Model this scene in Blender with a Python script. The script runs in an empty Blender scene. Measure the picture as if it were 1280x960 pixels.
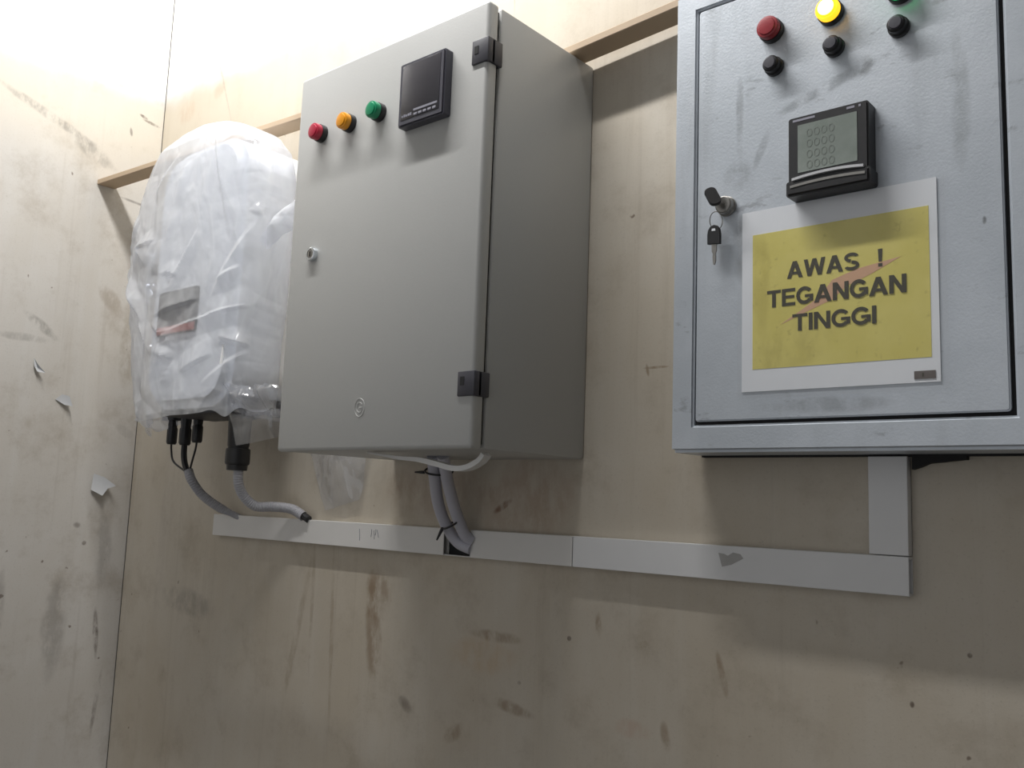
import bpy, bmesh, math, random
from mathutils import Vector, Matrix, noise

S = bpy.context.scene
COL = S.collection
PI = math.pi

# ------------------------------------------------------------------ camera
yaw, pit, rol, F = -0.7101518, 0.1296932, 0.0366317, 1155.091
cam_d = bpy.data.cameras.new('camera')
cam_d.sensor_width = 36.0
cam_d.lens = F / 1280.0 * 36.0
cam_d.clip_start = 0.02
cam = bpy.data.objects.new('camera', cam_d)
COL.objects.link(cam)
cy, sy, cp, sp = math.cos(yaw), math.sin(yaw), math.cos(pit), math.sin(pit)
fw = Vector((sy * cp, cy * cp, sp))
r0 = Vector((cy, -sy, 0))
u0 = r0.cross(fw)
rr = math.cos(rol) * r0 + math.sin(rol) * u0
uu = -math.sin(rol) * r0 + math.cos(rol) * u0
cam.matrix_world = Matrix(((rr.x, uu.x, -fw.x, 1.2009889), (rr.y, uu.y, -fw.y, -1.0886206),
                           (rr.z, uu.z, -fw.z, -0.0686391), (0, 0, 0, 1)))
S.camera = cam

# ------------------------------------------------------------------ world, lamp, exposure
W = bpy.data.worlds.new('room_ambient')
S.world = W
W.use_nodes = True
W.node_tree.nodes['Background'].inputs[0].default_value = (0.97, 0.98, 1.0, 1)
W.node_tree.nodes['Background'].inputs[1].default_value = 0.43

ld = bpy.data.lights.new('fluorescent_tube', 'AREA')
ld.shape = 'RECTANGLE'
ld.size, ld.size_y = 1.15, 0.045
ld.energy = 32
ld.color = (1.0, 0.985, 0.97)
lamp = bpy.data.objects.new('fluorescent_tube', ld)
COL.objects.link(lamp)
lamp.location = (0.03, -0.56, 1.56)
lamp.rotation_euler = (math.radians(40), 0, 0)

S.view_settings.view_transform = 'Standard'
S.view_settings.look = 'None'
S.view_settings.gamma = 1
S.view_settings.use_curve_mapping = False
S.view_settings.exposure = 0.0


# ------------------------------------------------------------------ node helpers
class NT:
    def __init__(s, name):
        s.m = bpy.data.materials.new(name)
        s.m.use_nodes = True
        s.t = s.m.node_tree
        s.b = s.t.nodes['Principled BSDF']
        s.out = s.t.nodes['Material Output']

    def n(s, kind, **kw):
        nd = s.t.nodes.new(kind)
        for k, v in kw.items():
            setattr(nd, k, v)
        return nd

    def l(s, a, b):
        s.t.links.new(a, b)

    def put(s, sock, v):
        if hasattr(v, 'is_output') or isinstance(v, bpy.types.NodeSocket):
            s.l(v, sock)
        else:
            sock.default_value = v

    def math(s, op, a, b=0.0, clamp=False):
        nd = s.n('ShaderNodeMath', operation=op)
        nd.use_clamp = clamp
        s.put(nd.inputs[0], a)
        s.put(nd.inputs[1], b)
        return nd.outputs[0]

    def mix(s, fac, a, b, blend='MIX'):
        nd = s.n('ShaderNodeMix', data_type='RGBA', blend_type=blend)
        s.put(nd.inputs[0], fac)
        s.put(nd.inputs[6], a if not isinstance(a, tuple) else (*a[:3], 1))
        s.put(nd.inputs[7], b if not isinstance(b, tuple) else (*b[:3], 1))
        return nd.outputs[2]

    def pos(s):
        return s.n('ShaderNodeNewGeometry').outputs['Position']

    def mapped(s, vec, loc=(0, 0, 0), rot=(0, 0, 0), scale=(1, 1, 1)):
        mp = s.n('ShaderNodeMapping')
        s.l(vec, mp.inputs[0])
        mp.inputs[1].default_value = loc
        mp.inputs[2].default_value = rot
        mp.inputs[3].default_value = scale
        return mp.outputs[0]

    def noise(s, vec, scale, detail=4, rough=0.55, dist=0.0):
        nd = s.n('ShaderNodeTexNoise')
        s.l(vec, nd.inputs['Vector'])
        nd.inputs['Scale'].default_value = scale
        nd.inputs['Detail'].default_value = detail
        nd.inputs['Roughness'].default_value = rough
        nd.inputs['Distortion'].default_value = dist
        return nd.outputs['Fac']

    def ramp(s, fac, lo, hi, smooth=True):
        nd = s.n('ShaderNodeMapRange', interpolation_type='SMOOTHSTEP' if smooth else 'LINEAR')
        s.put(nd.inputs[0], fac)
        nd.inputs[1].default_value = lo
        nd.inputs[2].default_value = hi
        return nd.outputs[0]

    def bump(s, h, strength=0.2, dist=0.01):
        nd = s.n('ShaderNodeBump')
        nd.inputs['Strength'].default_value = strength
        nd.inputs['Distance'].default_value = dist
        s.l(h, nd.inputs['Height'])
        s.l(nd.outputs[0], s.b.inputs['Normal'])


def plain(name, col, rough=0.5, metal=0.0, var=0.06, scale=40, bump=0.0, emit=None, es=0.0, spec=0.5):
    t = NT(name)
    p = t.n('ShaderNodeTexCoord').outputs['Object']
    f = t.noise(p, scale, 5)
    c = t.mix(f, tuple(max(0, x * (1 - var)) for x in col), tuple(min(1, x * (1 + var)) for x in col))
    t.l(c, t.b.inputs['Base Color'])
    t.b.inputs['Roughness'].default_value = rough
    t.b.inputs['Metallic'].default_value = metal
    t.b.inputs['Specular IOR Level'].default_value = spec
    if bump:
        t.bump(f, bump, 0.002)
    if emit:
        t.b.inputs['Emission Color'].default_value = (*emit, 1)
        t.b.inputs['Emission Strength'].default_value = es
    return t.m


def stains_and_shade(t, vec, c, spots, axis):
    """painted-in marks and some shade on the wall: each is an ellipse (h, z, rh, rz, angle, strength, colour), broken up by noise"""
    sep = t.n('ShaderNodeSeparateXYZ')
    t.l(vec, sep.inputs[0])
    H, Z = sep.outputs[axis], sep.outputs[2]
    nz = t.noise(t.mapped(vec, scale=(1, 1, .5)), 38, 6, .65)
    wob = t.math('MULTIPLY', t.math('SUBTRACT', t.noise(vec, 22, 3), .5), 1.5)
    for (h, z, rh, rz, ang, st, colr) in spots:
        dx = t.math('SUBTRACT', H, h)
        dz = t.math('SUBTRACT', Z, z)
        ca, sa = math.cos(ang), math.sin(ang)
        a = t.math('DIVIDE', t.math('ADD', t.math('MULTIPLY', dx, ca), t.math('MULTIPLY', dz, sa)), rh)
        b = t.math('DIVIDE', t.math('SUBTRACT', t.math('MULTIPLY', dz, ca), t.math('MULTIPLY', dx, sa)), rz)
        d = t.math('ADD', t.math('MULTIPLY', a, a), t.math('MULTIPLY', b, b))
        d = t.math('ADD', d, wob)
        f = t.math('SUBTRACT', 1.0, t.ramp(d, 0.15, 1.2))
        f = t.math('MULTIPLY', f, t.ramp(nz, .33, .6))
        f = t.math('MULTIPLY', f, st)
        c = t.mix(f, c, colr)
    return c


def wall_mat(name, base, warm, pale, axis, spots, band):
    t = NT(name)
    p = t.pos()
    big = t.noise(p, 2.6, 5, .6, .4)
    c = t.mix(t.ramp(big, .3, .7), base, warm)
    streak = t.noise(t.mapped(p, scale=(9, 9, .7)), 2.2, 6, .6)
    c = t.mix(t.math('MULTIPLY', t.ramp(streak, .45, .75), .22), c, pale)
    streak2 = t.noise(t.mapped(p, loc=(3, 1, 2), scale=(16, 16, .55)), 2.5, 6, .7)
    c = t.mix(t.math('MULTIPLY', t.ramp(streak2, .54, .76), .16), c, (.22, .17, .12))
    mott = t.noise(t.mapped(p, loc=(9, 4, 1)), 9, 7, .7)
    c = t.mix(t.math('MULTIPLY', t.ramp(mott, .48, .75), .38), c, (.27, .215, .15))
    fine = t.noise(p, 260, 3, .7)
    c = t.mix(t.math('MULTIPLY', t.ramp(fine, .55, .8), .32), c, (.2, .16, .12))
    spk = t.noise(t.mapped(p, loc=(5, 5, 5)), 55, 2, .4)
    c = t.mix(t.math('MULTIPLY', t.ramp(spk, .74, .80), .7), c, (.12, .075, .05))
    # upper part of the wall whiter, with a soft yellowish band below it
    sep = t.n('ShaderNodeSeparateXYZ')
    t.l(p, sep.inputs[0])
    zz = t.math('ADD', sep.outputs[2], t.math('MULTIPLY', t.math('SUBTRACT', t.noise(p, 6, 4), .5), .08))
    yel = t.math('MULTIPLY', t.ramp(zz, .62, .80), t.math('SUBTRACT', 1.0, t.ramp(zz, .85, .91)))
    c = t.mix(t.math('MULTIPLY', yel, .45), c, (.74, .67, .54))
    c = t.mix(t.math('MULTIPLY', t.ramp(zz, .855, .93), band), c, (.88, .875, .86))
    c = stains_and_shade(t, p, c, spots, axis)
    t.l(c, t.b.inputs['Base Color'])
    t.b.inputs['Roughness'].default_value = .72
    t.b.inputs['Specular IOR Level'].default_value = .25
    t.bump(t.math('ADD', t.math('MULTIPLY', fine, .3), mott), .10, .004)
    return t.m


DK = (.10, .07, .055)
BR = (.22, .14, .075)
GR = (.16, .145, .13)
M = {}
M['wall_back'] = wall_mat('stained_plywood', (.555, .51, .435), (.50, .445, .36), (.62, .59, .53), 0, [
    (-.028, -.30, .022, .11, .12, .55, BR), (-.02, -.23, .035, .05, 0, .5, BR),
    (.25, -.268, .055, .010, 0, .55, BR), (.285, -.367, .05, .010, -.15, .55, BR), (.22, -.30, .07, .03, 0, .25, (.45, .27, .10)),
    (.06, -.40, .02, .012, -.5, .5, DK), (.17, -.425, .03, .012, .6, .5, BR),
    (-.24, -.32, .01, .16, -.22, .3, BR), (-.14, -.30, .006, .18, .05, .3, BR), (-.20, -.27, .006, .14, .02, .3, BR),
    (.255, -.072, .022, .006, .5, .85, (.14, .06, .03)), (.44, -.23, .006, .018, .1, .7, BR), (.51, -.25, .012, .007, .4, .6, BR),
    (.63, -.27, .006, .03, .25, .6, BR), (.55, -.36, .008, .02, .2, .5, BR), (.50, -.36, .03, .014, 0, .25, (.42, .2, .12)),
    (.525, .127, .022, .0022, 0, .9, (.3, .23, .16)), (.513, .124, .003, .010, .2, .9, (.3, .23, .16)),
    (.92, -.21, .003, .003, 0, .9, DK), (.86, -.27, .003, .004, 0, .9, DK), (.30, -.33, .004, .004, 0, .9, DK), (.39, -.255, .004, .004, 0, .9, DK),
    (-.68, .95, .004, .24, .41, .55, (.35, .3, .25)), (-.66, .86, .03, .02, .3, .3, (.45, .3, .2)), (-.80, .84, .05, .03, 0, .4, (.55, .4, .28)),
    (.40, .79, .07, .02, -.6, .35, (.4, .38, .36)), (-.55, 1.0, .01, .012, .5, .8, (.3, .27, .25)),
    (-.62, -.30, .12, .03, -.1, .35, GR), (-.75, -.2, .02, .2, 0, .25, (.4, .35, .3)), (.10, -.05, .14, .05, 0, .3, (.27, .16, .11)), (.30, -.06, .11, .07, 0, .35, (.32, .19, .12)),  # last two ellipses: reddish shade under the grey cabinet, painted into the wall
    (.24, .70, .0016, .11, 0, 1.0, (.3, .25, .2)),
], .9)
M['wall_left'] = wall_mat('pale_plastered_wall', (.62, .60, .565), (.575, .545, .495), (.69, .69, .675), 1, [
    (-.27, .765, .14, .012, -.33, .5, GR), (-.17, .715, .07, .02, -.5, .45, GR), (-.03, .828, .024, .004, -.15, .9, (.2, .17, .14)),
    (-.052, .838, .012, .004, -.3, .9, (.2, .17, .14)), (-.08, .79, .004, .012, .2, .7, GR),
    (-.24, .285, .05, .012, -.6, .55, GR), (-.28, .255, .07, .010, 0, .35, GR), (-.09, .37, .05, .02, -.9, .5, (.3, .24, .18)), (-.04, .28, .022, .12, 0, .5, (.32, .27, .2)),
    (-.055, -.39, .007, .06, .1, .8, DK), (-.055, -.20, .02, .10, 0, .3, GR), (-.04, -.55, .006, .08, -.1, .6, DK), (-.15, -.37, .03, .12, 0, .35, GR), (-.27, -.33, .014, .10, 0, .35, GR),
    (-.20, .915, .03, .02, 0, .3, (.5, .5, .52)), (-.06, .96, .02, .08, 0, .4, (.5, .5, .52)), (-.03, 1.0, .006, .03, .6, .6, (.4, .38, .36)), (-.115, .895, .006, .006, 0, .7, (.5, .45, .42)),
    (-.05, .62, .05, .004, -.1, .6, GR), (-.12, -.15, .01, .008, 0, .5, DK), (-.10, -.19, .006, .006, 0, .8, DK), (-.03, .07, .03, .012, -.5, .18, GR), (-.02, .89, .02, .012, -.3, .7, (.45, .42, .4)),
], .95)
M['floor'] = plain('grey_floor', (.16, .15, .14), .8, scale=6, var=.2)
M['ceiling'] = plain('white_ceiling', (.45, .44, .42), .8, scale=4)
M['grey_paint'] = plain('grey_powder_coat', (.475, .48, .468), .42, var=.025, scale=420, bump=.06)
M['seal_shade'] = plain('dark_seal_and_shade', (.012, .012, .013), .8)  # near-black for door seals and slots, also painted shade in open gaps
M['joint'] = plain('dirty_joint', (.075, .065, .055), .9, var=.5, scale=30)
M['black'] = plain('black_plastic', (.016, .016, .018), .42)
M['silver_strip'] = plain('silvered_plastic', (.60, .61, .63), .3)
M['char'] = plain('charcoal_plastic', (.045, .045, .058), .45)
M['char2'] = plain('charcoal_bezel_edge', (.075, .075, .095), .4)
M['screen_dark'] = plain('dark_screen', (.050, .048, .056), .22, var=.08, scale=30)
M['mark'] = plain('pale_print', (.30, .30, .36), .5)
M['red'] = plain('red_lens', (.50, .022, .06), .28)
M['amber'] = plain('amber_lens', (.90, .36, .012), .28)
M['green'] = plain('green_lens', (.005, .28, .125), .28)
M['red_dirty'] = plain('dull_red_lens', (.30, .018, .028), .35, var=.15, scale=90)
M['amber_lit'] = plain('lit_amber_lens', (1, .55, .02), .3, emit=(1.0, .50, .015), es=1.5)
M['amber_core'] = plain('lit_amber_core', (1, .9, .4), .3, emit=(1.0, .78, .22), es=4.0)
M['green_lit'] = plain('lit_green_lens', (.02, .5, .1), .3, emit=(.03, .9, .22), es=1.6)
M['chrome'] = plain('chrome', (.72, .76, .80), .2, 1.0)
M['dull_steel'] = plain('dull_steel', (.34, .33, .31), .35, .9, var=.2, scale=200)
M['white_plastic'] = plain('white_plastic', (.70, .70, .69), .4)
M['inv_white'] = plain('inverter_white', (.88, .89, .90), .5)
M['inv_dark'] = plain('inverter_dark_panel', (.03, .03, .036), .5)
M['inv_red'] = plain('inverter_red_strip', (.55, .13, .10), .4)
M['duct'] = plain('duct_pvc', (.70, .69, .67), .38, var=.05, scale=12)
M['duct_cool'] = plain('duct_pvc_bluish', (.70, .705, .71), .38, var=.05, scale=12)
M['hose'] = plain('grey_hose', (.50, .50, .56), .45)
M['conduit'] = plain('grey_corrugated_conduit', (.36, .36, .39), .5)
M['conduit2'] = plain('grey_corrugated_conduit_light', (.43, .43, .46), .5)
M['paper'] = plain('paper_white', (.80, .83, .87), .6, var=.04, scale=30)
M['ink'] = plain('ink_black', (.045, .04, .02), .6)
M['bolt'] = plain('faded_pink_red', (.66, .40, .25), .6, var=.08, scale=60)
M['brown_sticker'] = plain('brown_sticker', (.13, .11, .10), .5)
M['tape'] = plain('grey_tape_residue', (.40, .395, .385), .7, var=.12, scale=120)
M['pencil'] = plain('pencil', (.25, .25, .30), .7)
M['wood'] = plain('raw_wood_slat', (.47, .36, .25), .7, var=.12, scale=18)
M['flake'] = plain('peeled_paint', (.52, .53, .54), .6)
M['lcd_ink'] = plain('lcd_segments', (.17, .195, .175), .4)


def lcd():
    t = NT('lcd_glass')
    p = t.pos()
    c = t.mix(t.ramp(t.noise(p, 26, 4), .3, .7), (.215, .25, .225), (.27, .305, .28))
    t.l(c, t.b.inputs['Base Color'])
    t.b.inputs['Roughness'].default_value = .25
    return t.m


def silver():
    t = NT('worn_silver_hammertone')
    p = t.pos()
    c = t.mix(t.ramp(t.noise(p, 7, 5, .6), .3, .7), (.51, .555, .605), (.60, .645, .70))
    st = t.noise(t.mapped(p, scale=(5, 5, .8)), 3, 5, .6)
    c = t.mix(t.math('MULTIPLY', t.ramp(st, .52, .75), .4), c, (.25, .27, .28))
    sm = t.noise(t.mapped(p, loc=(2, 7, 1), rot=(0, -.5, 0), scale=(1, 1, 2.4)), 16, 7, .72)
    c = t.mix(t.math('MULTIPLY', t.ramp(sm, .60, .70), .45), c, (.15, .16, .17))
    fine = t.noise(p, 350, 3, .6)
    c = t.mix(t.math('MULTIPLY', fine, .15), c, (.3, .32, .33))
    c = stains_and_shade(t, p, c, [(.80, .43, .075, .008, .28, .45, (.12, .13, .14)), (.72, .375, .006, .03, -.4, .35, (.14, .15, .16)), (.70, .25, .02, .05, 0, .6, (.2, .21, .22)),
                         (.93, .50, .022, .008, .1, .7, (.17, .18, .18)), (.845, .445, .010, .014, 0, .5, (.2, .21, .22)), (.945, .38, .012, .08, 0, .4, (.2, .22, .22)),
                         (.69, .42, .006, .06, 0, .5, (.2, .21, .22)), (.965, .24, .0025, .005, 0, .9, (.1, .1, .1)), (.687, .345, .02, .02, 0, .4, (.2, .21, .22)), (.8, .055, .09, .01, 0, .4, (.18, .19, .2))], 0)
    t.l(c, t.b.inputs['Base Color'])
    t.b.inputs['Metallic'].default_value = .35
    t.b.inputs['Roughness'].default_value = .40
    t.bump(t.math('ADD', fine, t.math('MULTIPLY', t.noise(p, 45, 3), .8)), .10, .003)
    return t.m


def yellow():
    t = NT('faded_yellow_print')
    p = t.pos()
    c = t.mix(t.ramp(t.noise(p, 14, 5, .6), .3, .7), (.69, .61, .15), (.75, .67, .20))
    sp = t.noise(p, 120, 4, .7)
    c = t.mix(t.math('MULTIPLY', t.ramp(sp, .58, .75), .4), c, (.35, .28, .06))
    c = stains_and_shade(t, p, c, [(.76, .125, .06, .03, .3, .4, (.42, .35, .07)), (.72, .2, .012, .07, 0, .4, (.44, .36, .06))], 0)
    t.l(c, t.b.inputs['Base Color'])
    t.b.inputs['Roughness'].default_value = .45
    return t.m


def film(name, milk, gloss, fine=1.0, ridge_a=.10, face_a=.16, fres=.35, crease=.5, tint=(.93, .95, 1.0), body=(.93, .95, .98)):
    """thin creased polythene: clear where it lies flat, milky along its folds, glossy all over"""
    t = NT(name)
    p = t.pos()
    tr = t.n('ShaderNodeBsdfTransparent')
    tr.inputs[0].default_value = (*tint, 1)
    df = t.n('ShaderNodeBsdfDiffuse')
    df.inputs[0].default_value = (*body, 1)
    tl = t.n('ShaderNodeBsdfTranslucent')
    tl.inputs[0].default_value = (*body, 1)
    gl = t.n('ShaderNodeBsdfGlossy')
    gl.inputs['Roughness'].default_value = .13
    m1 = t.n('ShaderNodeMixShader')
    m1.inputs[0].default_value = .25
    t.l(df.outputs[0], m1.inputs[1])
    t.l(tl.outputs[0], m1.inputs[2])
    cr = t.noise(t.mapped(p, rot=(.2, .45, 0), scale=(1.3, 1.3, .55)), 8, 2, .45, 1.0)
    ridge = t.math('SUBTRACT', 1.0, t.math('MULTIPLY', t.math('ABSOLUTE', t.math('SUBTRACT', cr, .5)), 9.0), True)
    fac = t.math('ADD', milk, t.math('MULTIPLY', ridge, ridge_a), True)
    lw = t.n('ShaderNodeLayerWeight')
    lw.inputs[0].default_value = .35
    fac = t.math('ADD', fac, t.math('MULTIPLY', lw.outputs['Facing'], face_a), True)
    m2 = t.n('ShaderNodeMixShader')
    t.l(fac, m2.inputs[0])
    t.l(tr.outputs[0], m2.inputs[1])
    t.l(m1.outputs[0], m2.inputs[2])
    m3 = t.n('ShaderNodeMixShader')
    lw2 = t.n('ShaderNodeLayerWeight')
    lw2.inputs[0].default_value = .5
    fr_o = t.math('POWER', lw2.outputs['Facing'], 4.0)
    t.l(t.math('ADD', t.math('MULTIPLY', fr_o, fres), gloss, True), m3.inputs[0])
    t.l(m2.outputs[0], m3.inputs[1])
    t.l(gl.outputs[0], m3.inputs[2])
    bm_ = t.n('ShaderNodeBump')
    bm_.inputs['Strength'].default_value = .22 * fine
    bm_.inputs['Distance'].default_value = .012
    t.l(t.math('ADD', t.math('MULTIPLY', ridge, crease), t.noise(p, 20, 2, .5, .8)), bm_.inputs['Height'])
    for nd in (df, gl, tl, lw2):
        t.l(bm_.outputs[0], nd.inputs['Normal'])
    t.l(m3.outputs[0], t.out.inputs[0])
    return t.m




def pouch():
    t = NT('laminating_pouch')
    tr = t.n('ShaderNodeBsdfTransparent')
    tr.inputs[0].default_value = (.985, .985, .985, 1)
    gl = t.n('ShaderNodeBsdfGlossy')
    gl.inputs['Roughness'].default_value = .25
    mx = t.n('ShaderNodeMixShader')
    mx.inputs[0].default_value = .025
    t.l(tr.outputs[0], mx.inputs[1])
    t.l(gl.outputs[0], mx.inputs[2])
    t.l(mx.outputs[0], t.out.inputs[0])
    return t.m


M['lcd'] = lcd()
M['silver'] = silver()
M['yellow'] = yellow()
M['bag'] = film('polythene_bag', .30, .07, .8, .10, .12, .30, .45)
M['clear_film'] = film('clear_film', .05, .16, 1.0, .08, .08, .45, 1.2)
M['pouch'] = pouch()

# ------------------------------------------------------------------ mesh helpers
ORG = {}


def thing(name, label, cat, loc, group=None):
    o = bpy.data.objects.new(name, None)
    o.empty_display_size = .03
    COL.objects.link(o)
    o.location = loc
    ORG[o] = Vector(loc)
    o['label'] = label
    o['category'] = cat
    if group:
        o['group'] = group
    return o


def obj(name, bm, mat, parent=None, label=None, cat=None, group=None, smooth=True, kind=None):
    """link a bmesh (world coordinates) as ONE object, child of parent if given"""
    if parent is not None:
        org = ORG[parent]
    else:
        lo = Vector([min(v.co[i] for v in bm.verts) for i in range(3)])
        hi = Vector([max(v.co[i] for v in bm.verts) for i in range(3)])
        org = Vector(((lo.x + hi.x) / 2, (lo.y + hi.y) / 2, lo.z))
    bmesh.ops.translate(bm, vec=-org, verts=bm.verts)
    me = bpy.data.meshes.new(name)
    bm.to_mesh(me)
    bm.free()
    if smooth:
        for pl in me.polygons:
            pl.use_smooth = True
        me.set_sharp_from_angle(angle=math.radians(32))
    if isinstance(mat, (list, tuple)):
        for m_ in mat:
            me.materials.append(m_)
    else:
        me.materials.append(mat)
    o = bpy.data.objects.new(name, me)
    COL.objects.link(o)
    if parent is not None:
        o.parent = parent
    else:
        o.location = org
    ORG[o] = org
    if label:
        o['label'] = label
    if cat:
        o['category'] = cat
    if group:
        o['group'] = group
    if kind:
        o['kind'] = kind
    return o


def box(bm, x0, x1, y0, y1, z0, z1, bev=0.0, seg=2):
    vs = [bm.verts.new((x, y, z)) for x in (x0, x1) for y in (y0, y1) for z in (z0, z1)]
    fs = [(0, 1, 3, 2), (4, 6, 7, 5), (0, 4, 5, 1), (2, 3, 7, 6), (0, 2, 6, 4), (1, 5, 7, 3)]
    faces = [bm.faces.new([vs[i] for i in f]) for f in fs]
    if bev:
        es = set(e for f in faces for e in f.edges)
        bmesh.ops.bevel(bm, geom=list(es), offset=bev, segments=seg, affect='EDGES', profile=.5)
    return bm


def bx(*a, **k):
    bm = bmesh.new()
    box(bm, *a, **k)
    bmesh.ops.recalc_face_normals(bm, faces=bm.faces)
    return bm


def lathe_y(bm, cx, cz, prof, n=28, hexa=None):
    """revolve profile [(radius, y)] about the axis parallel to Y through (cx, cz)"""
    rings = []
    for r, y in prof:
        ring = []
        for i in range(n):
            a = 2 * PI * i / n
            ring.append(bm.verts.new((cx + r * math.cos(a), y, cz + r * math.sin(a))))
        rings.append(ring)
    for a, b in zip(rings, rings[1:]):
        for i in range(n):
            j = (i + 1) % n
            bm.faces.new((a[i], a[j], b[j], b[i]))
    bm.faces.new(rings[0])
    bm.faces.new(rings[-1][::-1])
    bmesh.ops.recalc_face_normals(bm, faces=bm.faces)
    return bm


def lathe_z(bm, cx, cy, prof, n=24, lean=(0, 0)):
    rings = []
    z0 = prof[0][1]
    for r, z in prof:
        ring = []
        for i in range(n):
            a = 2 * PI * i / n
            ring.append(bm.verts.new((cx + lean[0] * (z - z0) + r * math.cos(a), cy + lean[1] * (z - z0) + r * math.sin(a), z)))
        rings.append(ring)
    for a, b in zip(rings, rings[1:]):
        for i in range(n):
            j = (i + 1) % n
            bm.faces.new((a[i], a[j], b[j], b[i]))
    bm.faces.new(rings[0])
    bm.faces.new(rings[-1][::-1])
    bmesh.ops.recalc_face_normals(bm, faces=bm.faces)
    return bm


def spline(pts, step):
    P = [Vector(p) for p in pts]
    P = [P[0] * 2 - P[1]] + P + [P[-1] * 2 - P[-2]]
    out = []
    for i in range(1, len(P) - 2):
        a, b, c, d = P[i - 1:i + 3]
        n = max(2, int((c - b).length / step))
        for k in range(n):
            t = k / n
            out.append(.5 * ((2 * b) + (c - a) * t + (2 * a - 5 * b + 4 * c - d) * t * t + (3 * b - a - 3 * c + d) * t ** 3))
    out.append(P[-2])
    return out


def tube(bm, pts, r, n=12, rib=0.0, pitch=.004, caps=True):
    if not callable(r):
        rad = lambda s: r
    else:
        rad = r
    rings, up, s = [], None, 0.0
    for i, p in enumerate(pts):
        t = (pts[min(i + 1, len(pts) - 1)] - pts[max(i - 1, 0)]).normalized()
        if up is None:
            up = t.orthogonal().normalized()
        up = (up - t * up.dot(t)).normalized()
        sd = t.cross(up)
        if i:
            s += (p - pts[i - 1]).length
        q = rad(s) + (rib * (.5 + .5 * math.cos(2 * PI * s / pitch)) - rib if rib else 0)
        rings.append([bm.verts.new(p + q * (math.cos(2 * PI * k / n) * up + math.sin(2 * PI * k / n) * sd)) for k in range(n)])
    for a, b in zip(rings, rings[1:]):
        for i in range(n):
            j = (i + 1) % n
            bm.faces.new((a[i], a[j], b[j], b[i]))
    if caps:
        bm.faces.new(rings[0][::-1])
        bm.faces.new(rings[-1])
    bmesh.ops.recalc_face_normals(bm, faces=bm.faces)
    return bm


def prism(bm, poly, y0, y1):
    """extrude an (x, z) outline between y0 (front) and y1 (back)"""
    a = [bm.verts.new((x, y0, z)) for x, z in poly]
    b = [bm.verts.new((x, y1, z)) for x, z in poly]
    n = len(poly)
    bm.faces.new(a)
    bm.faces.new(b[::-1])
    for i in range(n):
        j = (i + 1) % n
        bm.faces.new((a[i], b[i], b[j], a[j]))
    bmesh.ops.recalc_face_normals(bm, faces=bm.faces)
    return bm


def rrect(x0, x1, z0, z1, r, n=5):
    out = []
    for cx, cz, a0 in ((x1 - r, z1 - r, 0), (x0 + r, z1 - r, PI / 2), (x0 + r, z0 + r, PI), (x1 - r, z0 + r, 1.5 * PI)):
        for k in range(n + 1):
            a = a0 + PI / 2 * k / n
            out.append((cx + r * math.cos(a), cz + r * math.sin(a)))
    return out


def text_bm(body, x0, x1, z0, z1, y, depth=.0003, bold=.018):
    """flat lettering fitted into the rectangle, facing -Y"""
    cu = bpy.data.curves.new('lettering', 'FONT')
    cu.body = body
    cu.offset = bold
    cu.extrude = .02
    to = bpy.data.objects.new('lettering', cu)
    COL.objects.link(to)
    dg = bpy.context.evaluated_depsgraph_get()
    me = bpy.data.meshes.new_from_object(to.evaluated_get(dg))
    bpy.data.objects.remove(to)
    bm = bmesh.new()
    bm.from_mesh(me)
    bpy.data.meshes.remove(me)
    xs = [v.co.x for v in bm.verts]
    ys = [v.co.y for v in bm.verts]
    zs = [v.co.z for v in bm.verts]
    for v in bm.verts:
        u = (v.co.x - min(xs)) / (max(xs) - min(xs))
        w = (v.co.y - min(ys)) / (max(ys) - min(ys))
        d = (v.co.z - min(zs)) / max(1e-9, max(zs) - min(zs))
        v.co = (x0 + u * (x1 - x0), y - depth * d, z0 + w * (z1 - z0))
    return bm


# ------------------------------------------------------------------ the setting
XL, XR = -0.9077, 2.2
FZ, CZ = -1.45, 1.95
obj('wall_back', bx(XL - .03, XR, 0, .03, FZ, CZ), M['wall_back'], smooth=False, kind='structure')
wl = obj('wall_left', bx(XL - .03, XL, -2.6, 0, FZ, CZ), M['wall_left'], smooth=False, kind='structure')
obj('light_block_wall', bx(XR, XR + .03, -2.6, .03, FZ, CZ), M['floor'], smooth=False, kind='structure')  # unseen wall, added to keep ambient light off the grey cabinet's side
obj('floor', bx(XL - .03, XR, -2.6, .03, FZ - .03, FZ), M['floor'], smooth=False, kind='structure')
obj('ceiling', bx(XL - .03, XR, -2.6, .03, CZ, CZ + .03), M['ceiling'], smooth=False, kind='structure')
# the open joint line in the corner between the two wall sheets
obj('trim_1', bx(XL, XL + .0013, -.0013, 0, FZ, CZ), M['joint'], smooth=False, kind='structure')


def flake(cy_, cz_, pts, curl):
    bm = bmesh.new()
    c = bm.verts.new((XL + .004, cy_, cz_))
    ring = [bm.verts.new((XL + .0008 + curl * k, cy_ + a * .78, cz_ + b * .78)) for a, b, k in pts]
    for i in range(len(ring)):
        bm.faces.new((c, ring[i], ring[(i + 1) % len(ring)]))
    g = bmesh.ops.extrude_face_region(bm, geom=bm.faces[:])
    bmesh.ops.translate(bm, vec=(.0006, 0, 0), verts=[v for v in g['geom'] if isinstance(v, bmesh.types.BMVert)])
    bmesh.ops.recalc_face_normals(bm, faces=bm.faces)
    return bm


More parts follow.
